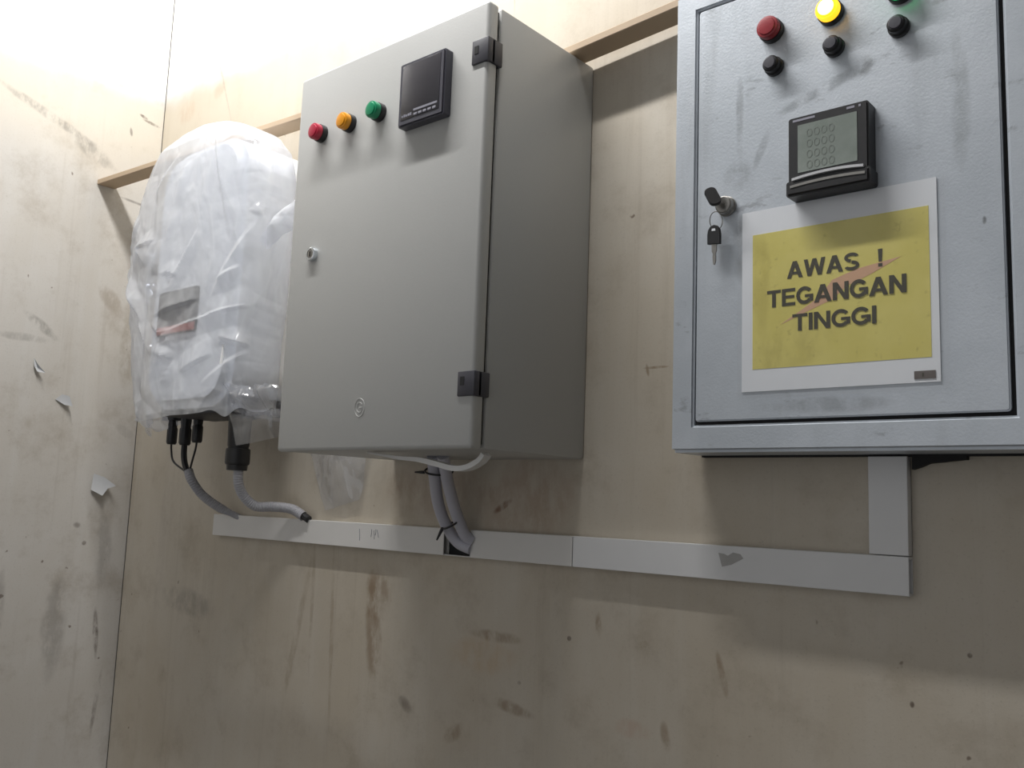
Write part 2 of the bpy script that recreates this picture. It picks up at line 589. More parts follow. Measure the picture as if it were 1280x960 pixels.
obj('paint_flake', flake(-.076, -.056, [(-.022, .030, 0), (.008, .020, .3), (.038, -.004, 1), (.018, -.012, .6), (.000, -.034, .9), (-.028, -.018, .2)], .016), M['flake'], wl)
obj('paint_flake', flake(-.178, .124, [(-.006, .020, .2), (.010, .016, .8), (.020, -.012, 1), (.002, -.010, .4), (-.022, .004, 0)], .014), M['flake'], wl)
obj('paint_flake', flake(-.240, .192, [(-.012, .026, 0), (-.004, .008, .6), (.016, -.014, 1), (-.004, -.012, .6), (-.012, .004, .3)], .013), M['flake'], wl)
# ------------------------------------------------------------------ wooden slats
bm = bmesh.new()


def slat(p0, p1, w0, w1, h):
    """underside near edges p0 -> p1 (x, y, z), depth towards the wall w, height h"""
    bm = bmesh.new()
    vs = []
    for (x, y, z), w in ((p0, w0), (p1, w1)):
        for dy, dz in ((0, 0), (w, 0), (w, h), (0, h)):
            vs.append(bm.verts.new((x, y + dy, z + dz)))
    a, b = vs[:4], vs[4:]
    bm.faces.new(a)
    bm.faces.new(b[::-1])
    for i in range(4):
        j = (i + 1) % 4
        bm.faces.new((a[i], b[i], b[j], a[j]))
    bmesh.ops.recalc_face_normals(bm, faces=bm.faces)
    bmesh.ops.bevel(bm, geom=bm.edges[:], offset=.0012, segments=1, affect='EDGES')
    return bm


obj('wooden_slat', slat((.345, -.0525, .6015), (.90, -.0480, .6375), .0408, .0400, .012), M['wood'], label='bare wooden slat bridging the tops of the grey and silver cabinets', cat='slat')
obj('wooden_slat', slat((-.9070, -.1500, .6380), (-.02, -.0440, .6660), .0425, .0400, .012), M['wood'], label='bare wooden slat running from the corner above the bag-wrapped inverter', cat='slat')

# ------------------------------------------------------------------ mid grey control cabinet
CW, CD, CH = .408, .2413, .600
cab = thing('control_cabinet', 'light grey wall cabinet with red, amber and green lamps on its door', 'cabinet', (CW / 2, -CD / 2, 0))
obj('body', bx(0, CW, -CD + .0255, 0, 0, CH, bev=.004), M['grey_paint'], cab)
obj('door_seal', bx(.006, CW - .005, -CD + .0205, -CD + .027, .006, CH - .006), M['seal_shade'], cab, label='black door gap', smooth=False)
door = obj('door', bx(-.001, CW + .0005, -CD, -CD + .0215, -.001, CH + .001, bev=.0055, seg=3), M['grey_paint'], cab)
for z0, z1 in ((.513, .547), (.066, .098)):
    bm = bmesh.new()
    box(bm, CW - .026, CW + .0035, -CD - .0025, -CD + .012, z0, z1, bev=.0012)
    box(bm, CW - .004, CW + .0035, -CD + .006, -CD + .027, z0, z1, bev=.0012)
    h = obj('hinge', bm, M['char'], cab, label='black hinge')
    obj('screw_slot', bx(CW - .021, CW - .014, -CD - .003, -CD - .002, z0 + .014, z0 + .025), M['seal_shade'], h, smooth=False)


def pilot(name, parent, cx, cz, y, mb, ml, r, rb, dome, label, core=None):
    """round panel lamp: black collar against the door, coloured stepped lens"""
    bm = lathe_y(bmesh.new(), cx, cz, [(rb, y), (rb, y - dome * .38), (rb * .96, y - dome * .44), (rb * .8, y - dome * .44)], 32)
    k = obj(name, bm, mb, parent, label=label)
    bm = lathe_y(bmesh.new(), cx, cz, [(r * .98, y - dome * .40), (r, y - dome * .80), (r * .95, y - dome * .88), (r * .78, y - dome * .90), (r * .72, y - dome * .97), (r * .4, y - dome)], 32)
    obj('lens', bm, ml, k)
    if core:
        obj('lens_face', lathe_y(bmesh.new(), cx, cz, [(r * .68, y - dome * .95), (r * .66, y - dome * 1.06), (r * .35, y - dome * 1.10)], 32), core, k, label='glowing centre of the lamp')
    return k


for x, m_, nm in ((.063, 'red', 'red'), (.131, 'amber', 'amber'), (.198, 'green', 'green')):
    pilot('pilot_lamp', cab, x, .4945, -CD, M['black'], M[m_], .0128, .0138, .021, nm + ' lamp on a black collar')

# panel meter, dark screen
E1 = .0150
x0, x1, z0, z1 = .2535, .3440, .4520, .5465
bm = bmesh.new()
prism(bm, rrect(x0, x1, z0, z1, .003), -CD - E1, -CD)
bmesh.ops.bevel(bm, geom=[e for e in bm.edges if all(abs(v.co.y + CD + E1) < 1e-5 for v in e.verts)], offset=.0025, segments=2, affect='EDGES')
mt = obj('power_meter', bm, M['char2'], cab, label='charcoal square meter with a dark screen')
obj('screen', bx(x0 + .007, x1 - .008, -CD - E1 - .0006, -CD - E1 + .002, z0 + .009, z1 - .005, bev=.0004), M['screen_dark'], mt, label='dark switched-off screen')
for k in range(5):
    xa = x0 + .034 + k * .0092
    obj('button', bx(xa, xa + .0066, -CD - E1 - .0012, -CD - E1, z0 + .0105, z0 + .0140, bev=.0004), M['mark'], mt)
obj('printed_strip', bx(x0 + .033, x1 - .011, -CD - E1 - .0009, -CD - E1, z0 + .0175, z0 + .0205), M['mark'], mt, smooth=False)
bm = bmesh.new()
for k, (w, h) in enumerate(((.0028, .003), (.0034, .0038), (.003, .003), (.0034, .0036), (.003, .0042))):
    xa = x0 + .0095 + k * .0042
    box(bm, xa, xa + w, -CD - E1 - .0009, -CD - E1, z0 + .0125, z0 + .0125 + h)
obj('maker_mark', bm, M['mark'], mt, smooth=False, label='small illegible pale mark')

# cam lock
LX, LZ = .0595, .3015
lk = obj('cam_lock', lathe_y(bmesh.new(), LX, LZ, [(.0112, -CD), (.0112, -CD - .002), (.0104, -CD - .006), (.0092, -CD - .0068), (.0072, -CD - .0068), (.0068, -CD - .0052)], 32), M['chrome'], cab, label='round chrome lock')
obj('plug', lathe_y(bmesh.new(), LX, LZ, [(.0066, -CD - .004), (.0064, -CD - .0062), (.005, -CD - .0066)], 24), M['dull_steel'], lk)
obj('keyway', bx(LX - .001, LX + .001, -CD - .0072, -CD - .006, LZ - .0042, LZ + .0042), M['seal_shade'], lk, smooth=False)

# pressed round emblem: ring and a G-shaped stroke
bm = bmesh.new()
ex, ez = .190, .0595
pts = [Vector((ex + .0105 * math.cos(a), -CD - .0002, ez + .0128 * math.sin(a))) for a in [2 * PI * k / 36 for k in range(37)]]
tube(bm, pts, .0006, 6)
pts = [Vector((ex + .0058 * math.cos(a), -CD - .0002, ez + .0070 * math.sin(a))) for a in [.7 + (2 * PI - .7) * k / 24 for k in range(25)]]
pts += [Vector((ex - .0005, -CD - .0002, ez))]
tube(bm, pts, .0006, 6)
obj('emblem', bm, M['grey_paint'], cab, label='small round emblem pressed into the lower door')

# curled white gland plate under the cabinet
top = [(.175, -.001), (.205, -.004), (.245, -.0075), (.285, -.0095), (.318, -.0150), (.348, -.0205), (.372, -.0190), (.392, -.0105), (.398, -.0035)]
tp = [v for v in spline([(x, 0, z) for x, z in top], .006)]
poly = [(p.x, p.z) for p in tp]
low = []
for i, p in enumerate(tp):
    t = (tp[min(i + 1, len(tp) - 1)] - tp[max(i - 1, 0)]).normalized()
    th = .0015 + .0055 * min(1, i / (len(tp) * .5))
    low.append((p.x + t.z * th, p.z - t.x * th))
bm = bmesh.new()
prism(bm, poly + low[::-1], -CD + .030, -CD + .044)
obj('gland_plate', bm, M['white_plastic'], cab, label='white curled plate under the cabinet')

# ------------------------------------------------------------------ right silver panel box
D2 = .0767
bx0, bx1, bz0, bz1 = .5967, 1.030, .0035, .6155
dl, dr, db, dt = .6288, .9885, .0369, .5831
pan = thing('panel_box', 'worn silver steel panel box with yellow warning sign on its door', 'cabinet', ((bx0 + bx1) / 2, -D2 / 2, bz0))
bm = bmesh.new()
# frame ring with an opening for the door
yF, yB = -D2, -.0105
outer_f = [(bx0, bz0), (bx1, bz0), (bx1, bz1), (bx0, bz1)]
inner = [(dl, db), (dr, db), (dr, dt), (dl, dt)]
vo = [bm.verts.new((x, yF, z)) for x, z in outer_f]
vi = [bm.verts.new((x, yF, z)) for x, z in inner]
vb = [bm.verts.new((x, yB, z)) for x, z in outer_f]
vd = [bm.verts.new((x, yF + .014, z)) for x, z in inner]
for i in range(4):
    j = (i + 1) % 4
    bm.faces.new((vo[i], vo[j], vi[j], vi[i]))
    bm.faces.new((vo[j], vo[i], vb[i], vb[j]))
    bm.faces.new((vi[i], vi[j], vd[j], vd[i]))
bm.faces.new(vb)
bm.faces.new(vd[::-1])
bmesh.ops.recalc_face_normals(bm, faces=bm.faces)
oe = [e for e in bm.edges if all(v in vo for v in e.verts) or (sum(v in vo for v in e.verts) == 1 and sum(v in vb for v in e.verts) == 1)]
ie = [e for e in bm.edges if all(v in vi for v in e.verts)]
bmesh.ops.bevel(bm, geom=oe, offset=.0045, segments=3, affect='EDGES')
ie = [e for e in bm.edges if e.is_valid and all(abs(v.co.y - yF) < 1e-5 and dl - .001 < v.co.x < dr + .001 and db - .001 < v.co.z < dt + .001 for v in e.verts)]
bmesh.ops.bevel(bm, geom=ie, offset=.0028, segments=3, affect='EDGES')
obj('frame', bm, M['silver'], pan)
obj('door_gasket', bx(dl + .0006, dr - .0006, yF + .006, yF + .0135, db + .0006, dt - .0006), M['seal_shade'], pan, smooth=False, label='black door gap')
bm = bmesh.new()
prism(bm, rrect(dl + .0026, dr - .0046, db + .0042, dt - .0026, .004), yF + .0002, yF + .012)
bmesh.ops.bevel(bm, geom=[e for e in bm.edges if all(abs(v.co.y - yF - .0002) < 1e-5 for v in e.verts)], offset=.0016, segments=2, affect='EDGES')
obj('door', bm, M['silver'], pan)
obj('back_gap_shade', bx(bx0 + .008, bx1 - .008, -.0105, 0, bz0 - .0022, bz1 - .004), M['seal_shade'], pan, smooth=False, label='dark slab filling the shaded gap behind the box')  # black slab standing in for the shadow between box and wall
bm = bmesh.new()
prism(bm, [(.868, .003), (.868, -.0135), (.877, -.0105), (.886, -.0065), (.902, -.0050), (.925, -.0025), (.925, .003)], -.011, -.0003)
obj('dark_wedge', bm, M['seal_shade'], pan, label='dark ragged wedge at the cable entry')  # flat near-black wedge under the box, beside the upright trunking

y2 = -D2
pilot('pilot_lamp', pan, .7335, .5205, y2, M['black'], M['red_dirty'], .0140, .0152, .019, 'dull red lamp, unlit')
pilot('pilot_lamp', pan, .8075, .5195, y2, M['black'], M['amber_lit'], .0140, .0152, .019, 'amber lamp, lit', core=M['amber_core'])
pilot('pilot_lamp', pan, .8870, .5195, y2, M['black'], M['green_lit'], .0138, .0152, .019, 'green lamp, lit')
for x, z in ((.7365, .4735), (.8112, .4755), (.8845, .4765)):
    k = obj('push_button', lathe_y(bmesh.new(), x, z, [(.0118, y2), (.0118, y2 - .005), (.0108, y2 - .0062), (.0102, y2 - .0062), (.0102, y2 - .0130), (.0085, y2 - .0150), (.0078, y2 - .0150)], 28), M['black'], pan, label='black round button')
    obj('button_cap', lathe_y(bmesh.new(), x, z, [(.0076, y2 - .0140), (.0076, y2 - .0158), (.0066, y2 - .0166), (.003, y2 - .0168)], 24), M['char'], k)

# meter with grey LCD
E2 = .0220
x0, x1, z0, z1 = .7612, .8575, .2965, .3925
bm = bmesh.new()
prism(bm, rrect(x0 + .0015, x1 - .0015, z0 + .012, z1, .003), y2 - E2, y2)
bmesh.ops.bevel(bm, geom=[e for e in bm.edges if all(abs(v.co.y - y2 + E2) < 1e-5 for v in e.verts)], offset=.002, segments=2, affect='EDGES')
mt = obj('power_meter', bm, M['black'], pan, label='black square meter with a grey liquid crystal screen')
bm = bmesh.new()
for (h, dy) in ((.0, 0),):
    prism(bm, rrect(x0 - .0005, x1 + .0005, z0, z0 + .0185, .003), y2 - E2 - .0035, y2)
bmesh.ops.bevel(bm, geom=[e for e in bm.edges if all(abs(v.co.y - y2 + E2 + .0035) < 1e-5 for v in e.verts)], offset=.003, segments=3, affect='EDGES')
obj('lower_bar', bm, M['black'], mt)
sc = obj('screen', bx(x0 + .0135, x1 - .0140, y2 - E2 - .0004, y2 - E2 + .002, z0 + .0275, z1 - .0110), M['lcd'], mt, smooth=False, label='grey-green screen')
bm = bmesh.new()
for r in range(4):
    t_ = text_bm('0000', x0 + .024, x0 + .057, z0 + .0300 + r * .0128, z0 + .0395 + r * .0128, y2 - E2 - .0004, .0002, -.01)
    me_ = bpy.data.meshes.new('digits')
    t_.to_mesh(me_)
    t_.free()
    bm.from_mesh(me_)
    bpy.data.meshes.remove(me_)
obj('digits', bm, M['lcd_ink'], mt, smooth=False)


def arc_strip(xa, xb, za, sag, h, y, depth):
    bm = bmesh.new()
    up, lo = [], []
    for k in range(13):
        u = k / 12
        x = xa + (xb - xa) * u
        z = za + sag * (1 - (2 * u - 1) ** 2)
        up.append((x, z + h / 2))
        lo.append((x, z - h / 2))
    prism(bm, up + lo[::-1], y, y + depth)
    return bm


obj('silver_strip', arc_strip(x0 + .0075, x1 - .0065, z0 + .0195, .0030, .0030, y2 - E2 - .0040, .004), M['silver_strip'], mt, label='curved silver strip')
obj('silver_strip', arc_strip(x0 + .0055, x1 - .0045, z0 + .0110, .0022, .0030, y2 - E2 - .0042, .002), M['dull_steel'], mt, label='row of worn silver keys')
for xa, xb in ((x0 + .0075, x0 + .034), (x1 - .0255, x1 - .0165), (x1 - .0120, x1 - .0095)):
    obj('printed_mark', bx(xa, xb, y2 - E2 - .0003, y2 - E2 + .001, z1 - .0060, z1 - .0034), M['mark'], mt, smooth=False)

# lock barrel on the silver door
KX, KZ = .6735, .3085
lk = obj('cam_lock', lathe_y(bmesh.new(), KX, KZ, [(.0125, y2), (.0125, y2 - .003), (.0112, y2 - .004), (.0108, y2 - .0110), (.0095, y2 - .0120), (.004, y2 - .0120)], 32), M['dull_steel'], pan, label='dull round lock barrel')

# ------------------------------------------------------------------ keys in the lock
ks = thing('key_bunch', 'two black-headed keys on a ring, one of them in the silver door lock', 'keys', (KX, y2 - .02, KZ - .05))


def key_head(bm, w, h, hole):
    prism(bm, rrect(-w / 2, w / 2, 0, h, w * .42, 6), -.0024, .0024)


# inserted key: head seen almost edge on, tilted to the upper left
bm = bmesh.new()
prism(bm, rrect(-.0075, .0075, -.012, .014, .006, 5), -.0026, .0026)
bmesh.ops.bevel(bm, geom=bm.edges[:], offset=.0008, segments=1, affect='EDGES')
bmesh.ops.transform(bm, matrix=Matrix.Translation((KX - .0075, y2 - .0225, KZ + .0075)) @ Matrix.Rotation(math.radians(-28), 4, 'Y') @ Matrix.Rotation(math.radians(35), 4, 'Z'), verts=bm.verts)
k1 = obj('key', bm, M['black'], ks)
obj('key_blade', bx(KX - .0030, KX + .0030, y2 - .0205, y2 - .011, KZ - .001, KZ + .001), M['dull_steel'], k1, smooth=False, label='steel blade')
# hanging key
hx, hz, hy = .6625, .2725, y2 - .012
bm = bmesh.new()
head = [(-.0088, -.0125), (.0088, -.0140), (.0088, -.001), (.0078, .005), (.0050, .0095), (.0, .0115), (-.0050, .0098), (-.0080, .0055), (-.0090, .0)]
hole = [(-.0026, .0035), (.0026, .0032), (.0022, .0062), (-.0022, .0064)]
prism(bm, head, -.0022, .0022)
bmesh.ops.bevel(bm, geom=bm.edges[:], offset=.0006, segments=1, affect='EDGES')
bmesh.ops.transform(bm, matrix=Matrix.Translation((hx, hy, hz)), verts=bm.verts)
k2 = obj('key', bm, M['black'], ks)
bm = bmesh.new()
prism(bm, hole, -.0026, .0026)
bmesh.ops.transform(bm, matrix=Matrix.Translation((hx, hy, hz)), verts=bm.verts)
obj('ring_hole', bm, M['paper'], k2, label='light eyelet of the key head', smooth=False)
bm = bmesh.new()
bl = [(-.0034, .002), (.0034, .002), (.0034, -.0085), (.0024, -.0105), (.0020, -.0135), (.0024, -.0160), (.0022, -.0220), (.0010, -.0260), (-.0008, -.0260), (-.0014, -.0225), (-.0018, -.0160), (-.0014, -.0125), (-.0030, -.0095)]
prism(bm, bl, -.0010, .0010)
bmesh.ops.transform(bm, matrix=Matrix.Translation((hx, hy, hz - .0130)), verts=bm.verts)
obj('key_blade', bm, M['dull_steel'], k2, label='steel blade')
bm = bmesh.new()
pts = [Vector((.6655 + .0098 * math.cos(a), y2 - .0135 - .0045 * math.sin(a + .6), .2885 + .0105 * math.sin(a))) for a in [2 * PI * k / 40 for k in range(41)]]
tube(bm, pts, .0006, 6, caps=False)
obj('ring', bm, M['dull_steel'], ks, label='thin wire ring')

# ------------------------------------------------------------------ warning sign
sx0, sx1, sz0, sz1 = .6945, .9195, .0745, .2955
ys = y2 - .0004
sg = thing('warning_sign', 'laminated yellow AWAS TEGANGAN TINGGI sign stuck on silver door', 'sign', ((sx0 + sx1) / 2, ys, sz0))
obj('paper', bx(sx0, sx1, ys - .0006, ys, sz0, sz1), M['paper'], sg, smooth=False, label='white paper border')
obj('yellow_field', bx(.7085, .9110, ys - .0009, ys - .0005, .1010, .2655), M['yellow'], sg, smooth=False, label='faded yellow field')
bm = bmesh.new()
prism(bm, [(.882, .2139), (.8347, .2068), (.8059, .1977), (.791, .1800), (.7727, .1688), (.7435, .1519), (.7877, .1685), (.8057, .1749), (.8219, .1882), (.8501, .1989)], ys - .00105, ys - .0008)
obj('lightning_bolt', bm, M['bolt'], sg, smooth=False, label='faded pink lightning flash')
yt = ys - .00105


def bold_line(word, x0, x1, z0, z1, gap, y, widths):
    """heavy grotesque capitals built from bars and arc bands; letters spread over x0..x1"""
    H = z1 - z0
    tot = sum(widths[c] for c in word) + gap * (len(word) - 1)
    k = (x1 - x0) / tot
    bm = bmesh.new()
    X = x0
    tick = [y]

    def pr(poly):
        tick[0] -= .000004
        prism(bm, poly, tick[0] - .00025, y)

    def bar(p, q, w):
        # bar whose ends are cut level (for slanted strokes) between two heights
        pr([(p[0] - w / 2, p[1]), (p[0] + w / 2, p[1]), (q[0] + w / 2, q[1]), (q[0] - w / 2, q[1])])

    def rect(xa, xb, za, zb__):
        pr([(xa, za), (xb, za), (xb, zb__), (xa, zb__)])

    def band(cx, cz, rx, rz, a0, a1, th, n=18):
        o, i_ = [], []
        for q in range(n + 1):
            a = math.radians(a0 + (a1 - a0) * q / n)
            o.append((cx + rx * math.cos(a), cz + rz * math.sin(a)))
            i_.append((cx + (rx - th) * math.cos(a), cz + (rz - th) * math.sin(a)))
        for q in range(n):
            pr([o[q], o[q + 1], i_[q + 1], i_[q]])

    for c in word:
        w = widths[c] * k
        sv = .225 * H          # stem
        sh = .18 * H         # horizontal stroke
        m_ = X + w / 2
        if c == 'A':
            bar((X + sv * .55, z0), (m_, z1), sv * 1.1)
            bar((X + w - sv * .55, z0), (m_, z1), sv * 1.1)
            rect(X + w * .24, X + w * .76, z0 + H * .21, z0 + H * .37)
        elif c == 'W':
            u = sv * .5
            for p, q in ((X + w * .26, X + u), (X + w * .26, m_), (X + w * .74, m_), (X + w * .74, X + w - u)):
                bar((p, z0), (q, z1), sv)
        elif c == 'T':
            rect(X, X + w, z1 - sh, z1)
            rect(m_ - sv / 2, m_ + sv / 2, z0, z1)
        elif c == 'E':
            rect(X, X + sv, z0, z1)
            rect(X, X + w, z1 - sh, z1)
            rect(X, X + w, z0, z0 + sh)
            rect(X, X + w * .93, z0 + H * .44, z0 + H * .60)
        elif c == 'N':
            rect(X, X + sv, z0, z1)
            rect(X + w - sv, X + w, z0, z1)
            bar((X + w - sv * .55, z0), (X + sv * .55, z1), sv * 1.1)
        elif c == 'I':
            rect(X + (w - sv) / 2, X + (w + sv) / 2, z0, z1)
        elif c == 'G':
            band(m_, z0 + H / 2, w / 2, H / 2 * 1.02, 38, 322, sv * .92, 30)
            rect(X + w - sv * .95, X + w, z0 + H * .14, z0 + H * .54)
            rect(m_ + w * .02, X + w, z0 + H * .38, z0 + H * .54)
        elif c == 'S':
            r = H * .27
            band(m_, z1 - r, w / 2 * .97, r * 1.03, 20, 260, sv * .82, 20)
            band(m_, z0 + r, w / 2, r * 1.03, 90, -160, sv * .82, 20)
        elif c == '!':
            pr([(m_ - sv * .38, z0 + H * .28), (m_ + sv * .38, z0 + H * .28), (m_ + sv * .55, z1), (m_ - sv * .55, z1)])
            rect(m_ - sv * .5, m_ + sv * .5, z0, z0 + H * .19)
        X += w + gap * k
    return bm


LW = {'A': .98, 'W': 1.28, 'S': .86, 'T': .82, 'E': .78, 'G': .96, 'N': .86, 'I': .22, '!': .3}
for word, a, b, c, d in (('AWAS', .7520, .8366, .2058, .2258), ('!', .8568, .8625, .2055, .2255), ('TEGANGAN', .7272, .8868, .1735, .1940), ('TINGGI', .7584, .8546, .1425, .1625)):
    obj('lettering', bold_line(word, a, b, c, d, .065, yt, LW), M['ink'], sg, smooth=False)
st = obj('sticker', bx(.8930, .9145, yt - .0002, ys - .0004, .0782, .0868), M['brown_sticker'], sg, smooth=False, label='small brown sticker')
obj('sticker_print', bx(.9010, .9030, yt - .0004, yt - .0001, .0805, .0845), M['ink'], st, smooth=False)
bm = bmesh.new()
prism(bm, rrect(.6895, .9285, .0660, .2985, .004), ys - .0022, ys - .0017)
obj('clear_pouch', bm, M['pouch'], sg, label='clear laminate with a see-through margin', smooth=False)

# ------------------------------------------------------------------ cable trunking
DD = .0144
zt, zb = -.1102, -.1530


def trunk(xa, xb, za, zb_, mat, label, dd=DD, base=None):
    t = thing('cable_trunking', label, 'trunking', ((xa + xb) / 2, -dd / 2, za), 'cable trunking lengths on the back wall')
    b0, b1 = base if base else (xa, xb)
    bm = bmesh.new()
    box(bm, b0, b1, -.0022, 0, za + .0012, zb_ - .0012)
    if xb - xa > zb_ - za:
        box(bm, b0, b1, -.0115, -.002, za + .0012, za + .0030)
        box(bm, b0, b1, -.0115, -.002, zb_ - .0030, zb_ - .0012) if base is None else None
    else:
        box(bm, xa + .0012, xa + .0030, -.0115, -.002, za, zb_)
        box(bm, xb - .0030, xb - .0012, -.0115, -.002, za, zb_)
    obj('base', bm, mat, t, smooth=False)
    # lid: shallow channel, open to the wall
    bm = bmesh.new()
    if xb - xa > zb_ - za:
        box(bm, xa, xb, -dd, -dd + .0016, za, zb_, bev=.0006, seg=1)
        box(bm, xa, xb, -dd + .001, -.0004, za, za + .0012)
        box(bm, xa, xb, -dd + .001, -.0004, zb_ - .0012, zb_)
    else:
        box(bm, xa, xb, -dd, -dd + .0016, za, zb_, bev=.0006, seg=1)
        box(bm, xa, xa + .0012, -dd + .001, -.0004, za, zb_)
        box(bm, xb - .0012, xb, -dd + .001, -.0004, za, zb_)
    lid = obj('lid', bm, mat, t)
    return t, lid


tA, lidA = trunk(-.5254, .1450, zb, zt, M['duct'], 'leftmost length of grey-white trunking, ending at the gap under the grey cabinet', base=(-.5254, .1450))
obj('bottom_lip', bx(.1450, .2030, -.0120, 0, zb, zb + .0014), M['duct'], tA, smooth=False)
obj('gap_shade', bx(.1455, .2028, -.0012, -.0002, zb + .0014, zt - .004), M['seal_shade'], tA, smooth=False, label='dark sheet for the shade behind the hoses')  # near-black sheet painting in the shade inside the trunking gap
random.seed(4)
for (x, h, a) in ((-.062, .020, .1), (-.030, .013, -.05), (-.024, .015, .15), (-.016, .014, .35), (-.019, .010, -.1)):
    p0 = Vector((x, -DD - .0002, -.1190 - random.random() * .006))
    p1 = p0 + Vector((math.sin(a) * h, 0, -math.cos(a) * h))
    obj('pencil_stroke', tube(bmesh.new(), [p0, (p0 + p1) / 2 + Vector((.0006, 0, 0)), p1], .0005, 4), M['pencil'], lidA)
trunk(.2030, .4015, zb, zt, M['duct'], 'short length of trunking right of the gap under the grey cabinet')
tC, lidC = trunk(.4025, .8638, zb, zt, M['duct_cool'], 'longest right-hand length of trunking with a grey tape patch on its lid')
bm = bmesh.new()
prism(bm, [(.632, -.1195), (.640, -.1205), (.645, -.1225), (.652, -.1180), (.662, -.1195), (.666, -.1245), (.650, -.1330), (.637, -.1365)], -DD - .0004, -DD + .0002)
obj('tape_patch', bm, M['tape'], lidC, label='grey tape residue', smooth=False)
trunk(.8205, .8638, -.1092, .0010, M['duct_cool'], 'upright piece of trunking rising to the underside of the silver box')

# ------------------------------------------------------------------ inverter wrapped in a bag
IX0, IX1, IY0, IY1, IZ0, IZ1 = -.530, -.242, -.188, -.030, .088, .600
inv = thing('solar_inverter', 'white wall inverter with small dark display, wrapped in clear bag', 'inverter', ((IX0 + IX1) / 2, (IY0 + IY1) / 2, IZ0))
bm = bmesh.new()
prism(bm, rrect(IX0, IX1, IZ0, IZ1, .075, 10), IY0, IY1)
bmesh.ops.bevel(bm, geom=[e for e in bm.edges if all(abs(v.co.y - IY0) < 1e-5 for v in e.verts)], offset=.016, segments=4, affect='EDGES')
obj('housing', bm, M['inv_white'], inv)
obj('wall_bracket', bx(IX0 + .05, IX1 - .05, IY1 - .002, 0, .15, .58), M['dull_steel'], inv, smooth=False)
obj('connection_panel', bx(IX0 + .03, IX1 - .012, -.165, -.045, IZ0 - .010, IZ0 + .02, bev=.003), M['inv_dark'], inv, label='dark underside panel')
bm = bmesh.new()
prism(bm, rrect(-.492, -.352, .231, .317, .006), IY0 - .004, IY0 + .004)
d = obj('display_panel', bm, M['inv_dark'], inv, label='dark display panel')
obj('display_window', bx(-.450, -.362, IY0 - .0048, IY0 - .003, .262, .288), M['screen_dark'], d, smooth=False)
obj('red_strip', bx(-.492 + .003, -.355, IY0 - .0050, IY0 - .003, .2335, .2475), M['inv_red'], d, smooth=False, label='red strip')
# AC gland cover, big black
bm = lathe_z(bmesh.new(), -.322, -.10, [(.0235, .086), (.0235, .074), (.0215, .070), (.0200, .022), (.0190, .020), (.0190, .0175), (.0222, .0165), (.0228, .0120), (.0228, -.009), (.0222, -.0120), (.0195, -.0140), (.0190, -.0235), (.0170, -.0240), (.0080, -.0240)], 12)
obj('cable_gland', bm, M['black'], inv, label='large black cable gland')

# three plug leads
GY = -.085


def plug_lead(px, pz1, pz0, label, lead, r, wide=.0108):
    t = thing('plug_lead', label, 'cable', (px, GY, pz0), 'black plug leads under the inverter')
    bm = lathe_z(bmesh.new(), px, GY, [(wide * .9, pz1), (wide * .9, pz1 - .012), (wide * .84, pz1 - .016), (wide * .84, pz0 + .036), (wide, pz0 + .032), (wide, pz0 + .004), (wide * .8, pz0), (wide * .4, pz0)], 10)
    obj('plug', bm, M['black'], t)
    obj('lead', tube(bmesh.new(), spline([(px, GY, pz0 + .004)] + lead, .004), r, 8), M['black'], t)


plug_lead(-.592, .084, .0300, 'leftmost black plug lead, thin wire bowing right into the grey conduit', [(-.590, GY, .018), (-.577, GY, -.006), (-.5255, GY, -.027)], .0021)
plug_lead(-.5400, .086, .0275, 'middle and thickest of the three black plug leads', [(-.5395, GY, .010), (-.5330, GY, -.010), (-.5190, GY, -.029)], .0062, .0122)
plug_lead(-.4945, .084, .0320, 'right of the three black plug leads, thin wire bowing left', [(-.4965, GY, .020), (-.5060, GY, -.006), (-.5125, GY, -.026)], .0021)
bm = bmesh.new()
box(bm, -.622, -.575, GY - .010, GY + .010, .0795, .0885, bev=.002)
obj('plug_latch', bm, M['black'], inv, label='black plug latch')

# conduits
c1 = spline([(-.5170, -.085, -.024), (-.5060, -.082, -.0440), (-.4960, -.062, -.0720), (-.4760, -.036, -.0950), (-.4520, -.0170, -.1080), (-.4330, -.0078, -.1170), (-.4200, -.0076, -.1230)], .0010)
obj('flexible_conduit', tube(bmesh.new(), c1, lambda s_: .0096 - .0030 * max(0, min(1, (s_ - .105) / .022)), 14, rib=.0010, pitch=.0042), M['conduit'], label='grey corrugated conduit from the three plug leads, left of the other', cat='conduit')
t = thing('flexible_conduit', 'grey corrugated conduit curving from the large black gland to the trunking', 'conduit', (-.30, -.06, -.108))
c2 = spline([(-.3160, -.100, -.018), (-.3165, -.098, -.0460), (-.3170, -.085, -.0700), (-.3060, -.064, -.0890), (-.2820, -.040, -.0890), (-.2480, -.024, -.0920), (-.2200, -.0170, -.1040)], .0010)
obj('sleeve', tube(bmesh.new(), c2, .0096, 14, rib=.0010, pitch=.0042), M['conduit2'], t)
obj('cable_core', tube(bmesh.new(), [Vector((-.222, -.0170, -.1030)), Vector((-.214, -.0155, -.1060)), Vector((-.2065, -.0150, -.1096))], .0072, 10), M['black'], t, label='black cable end')

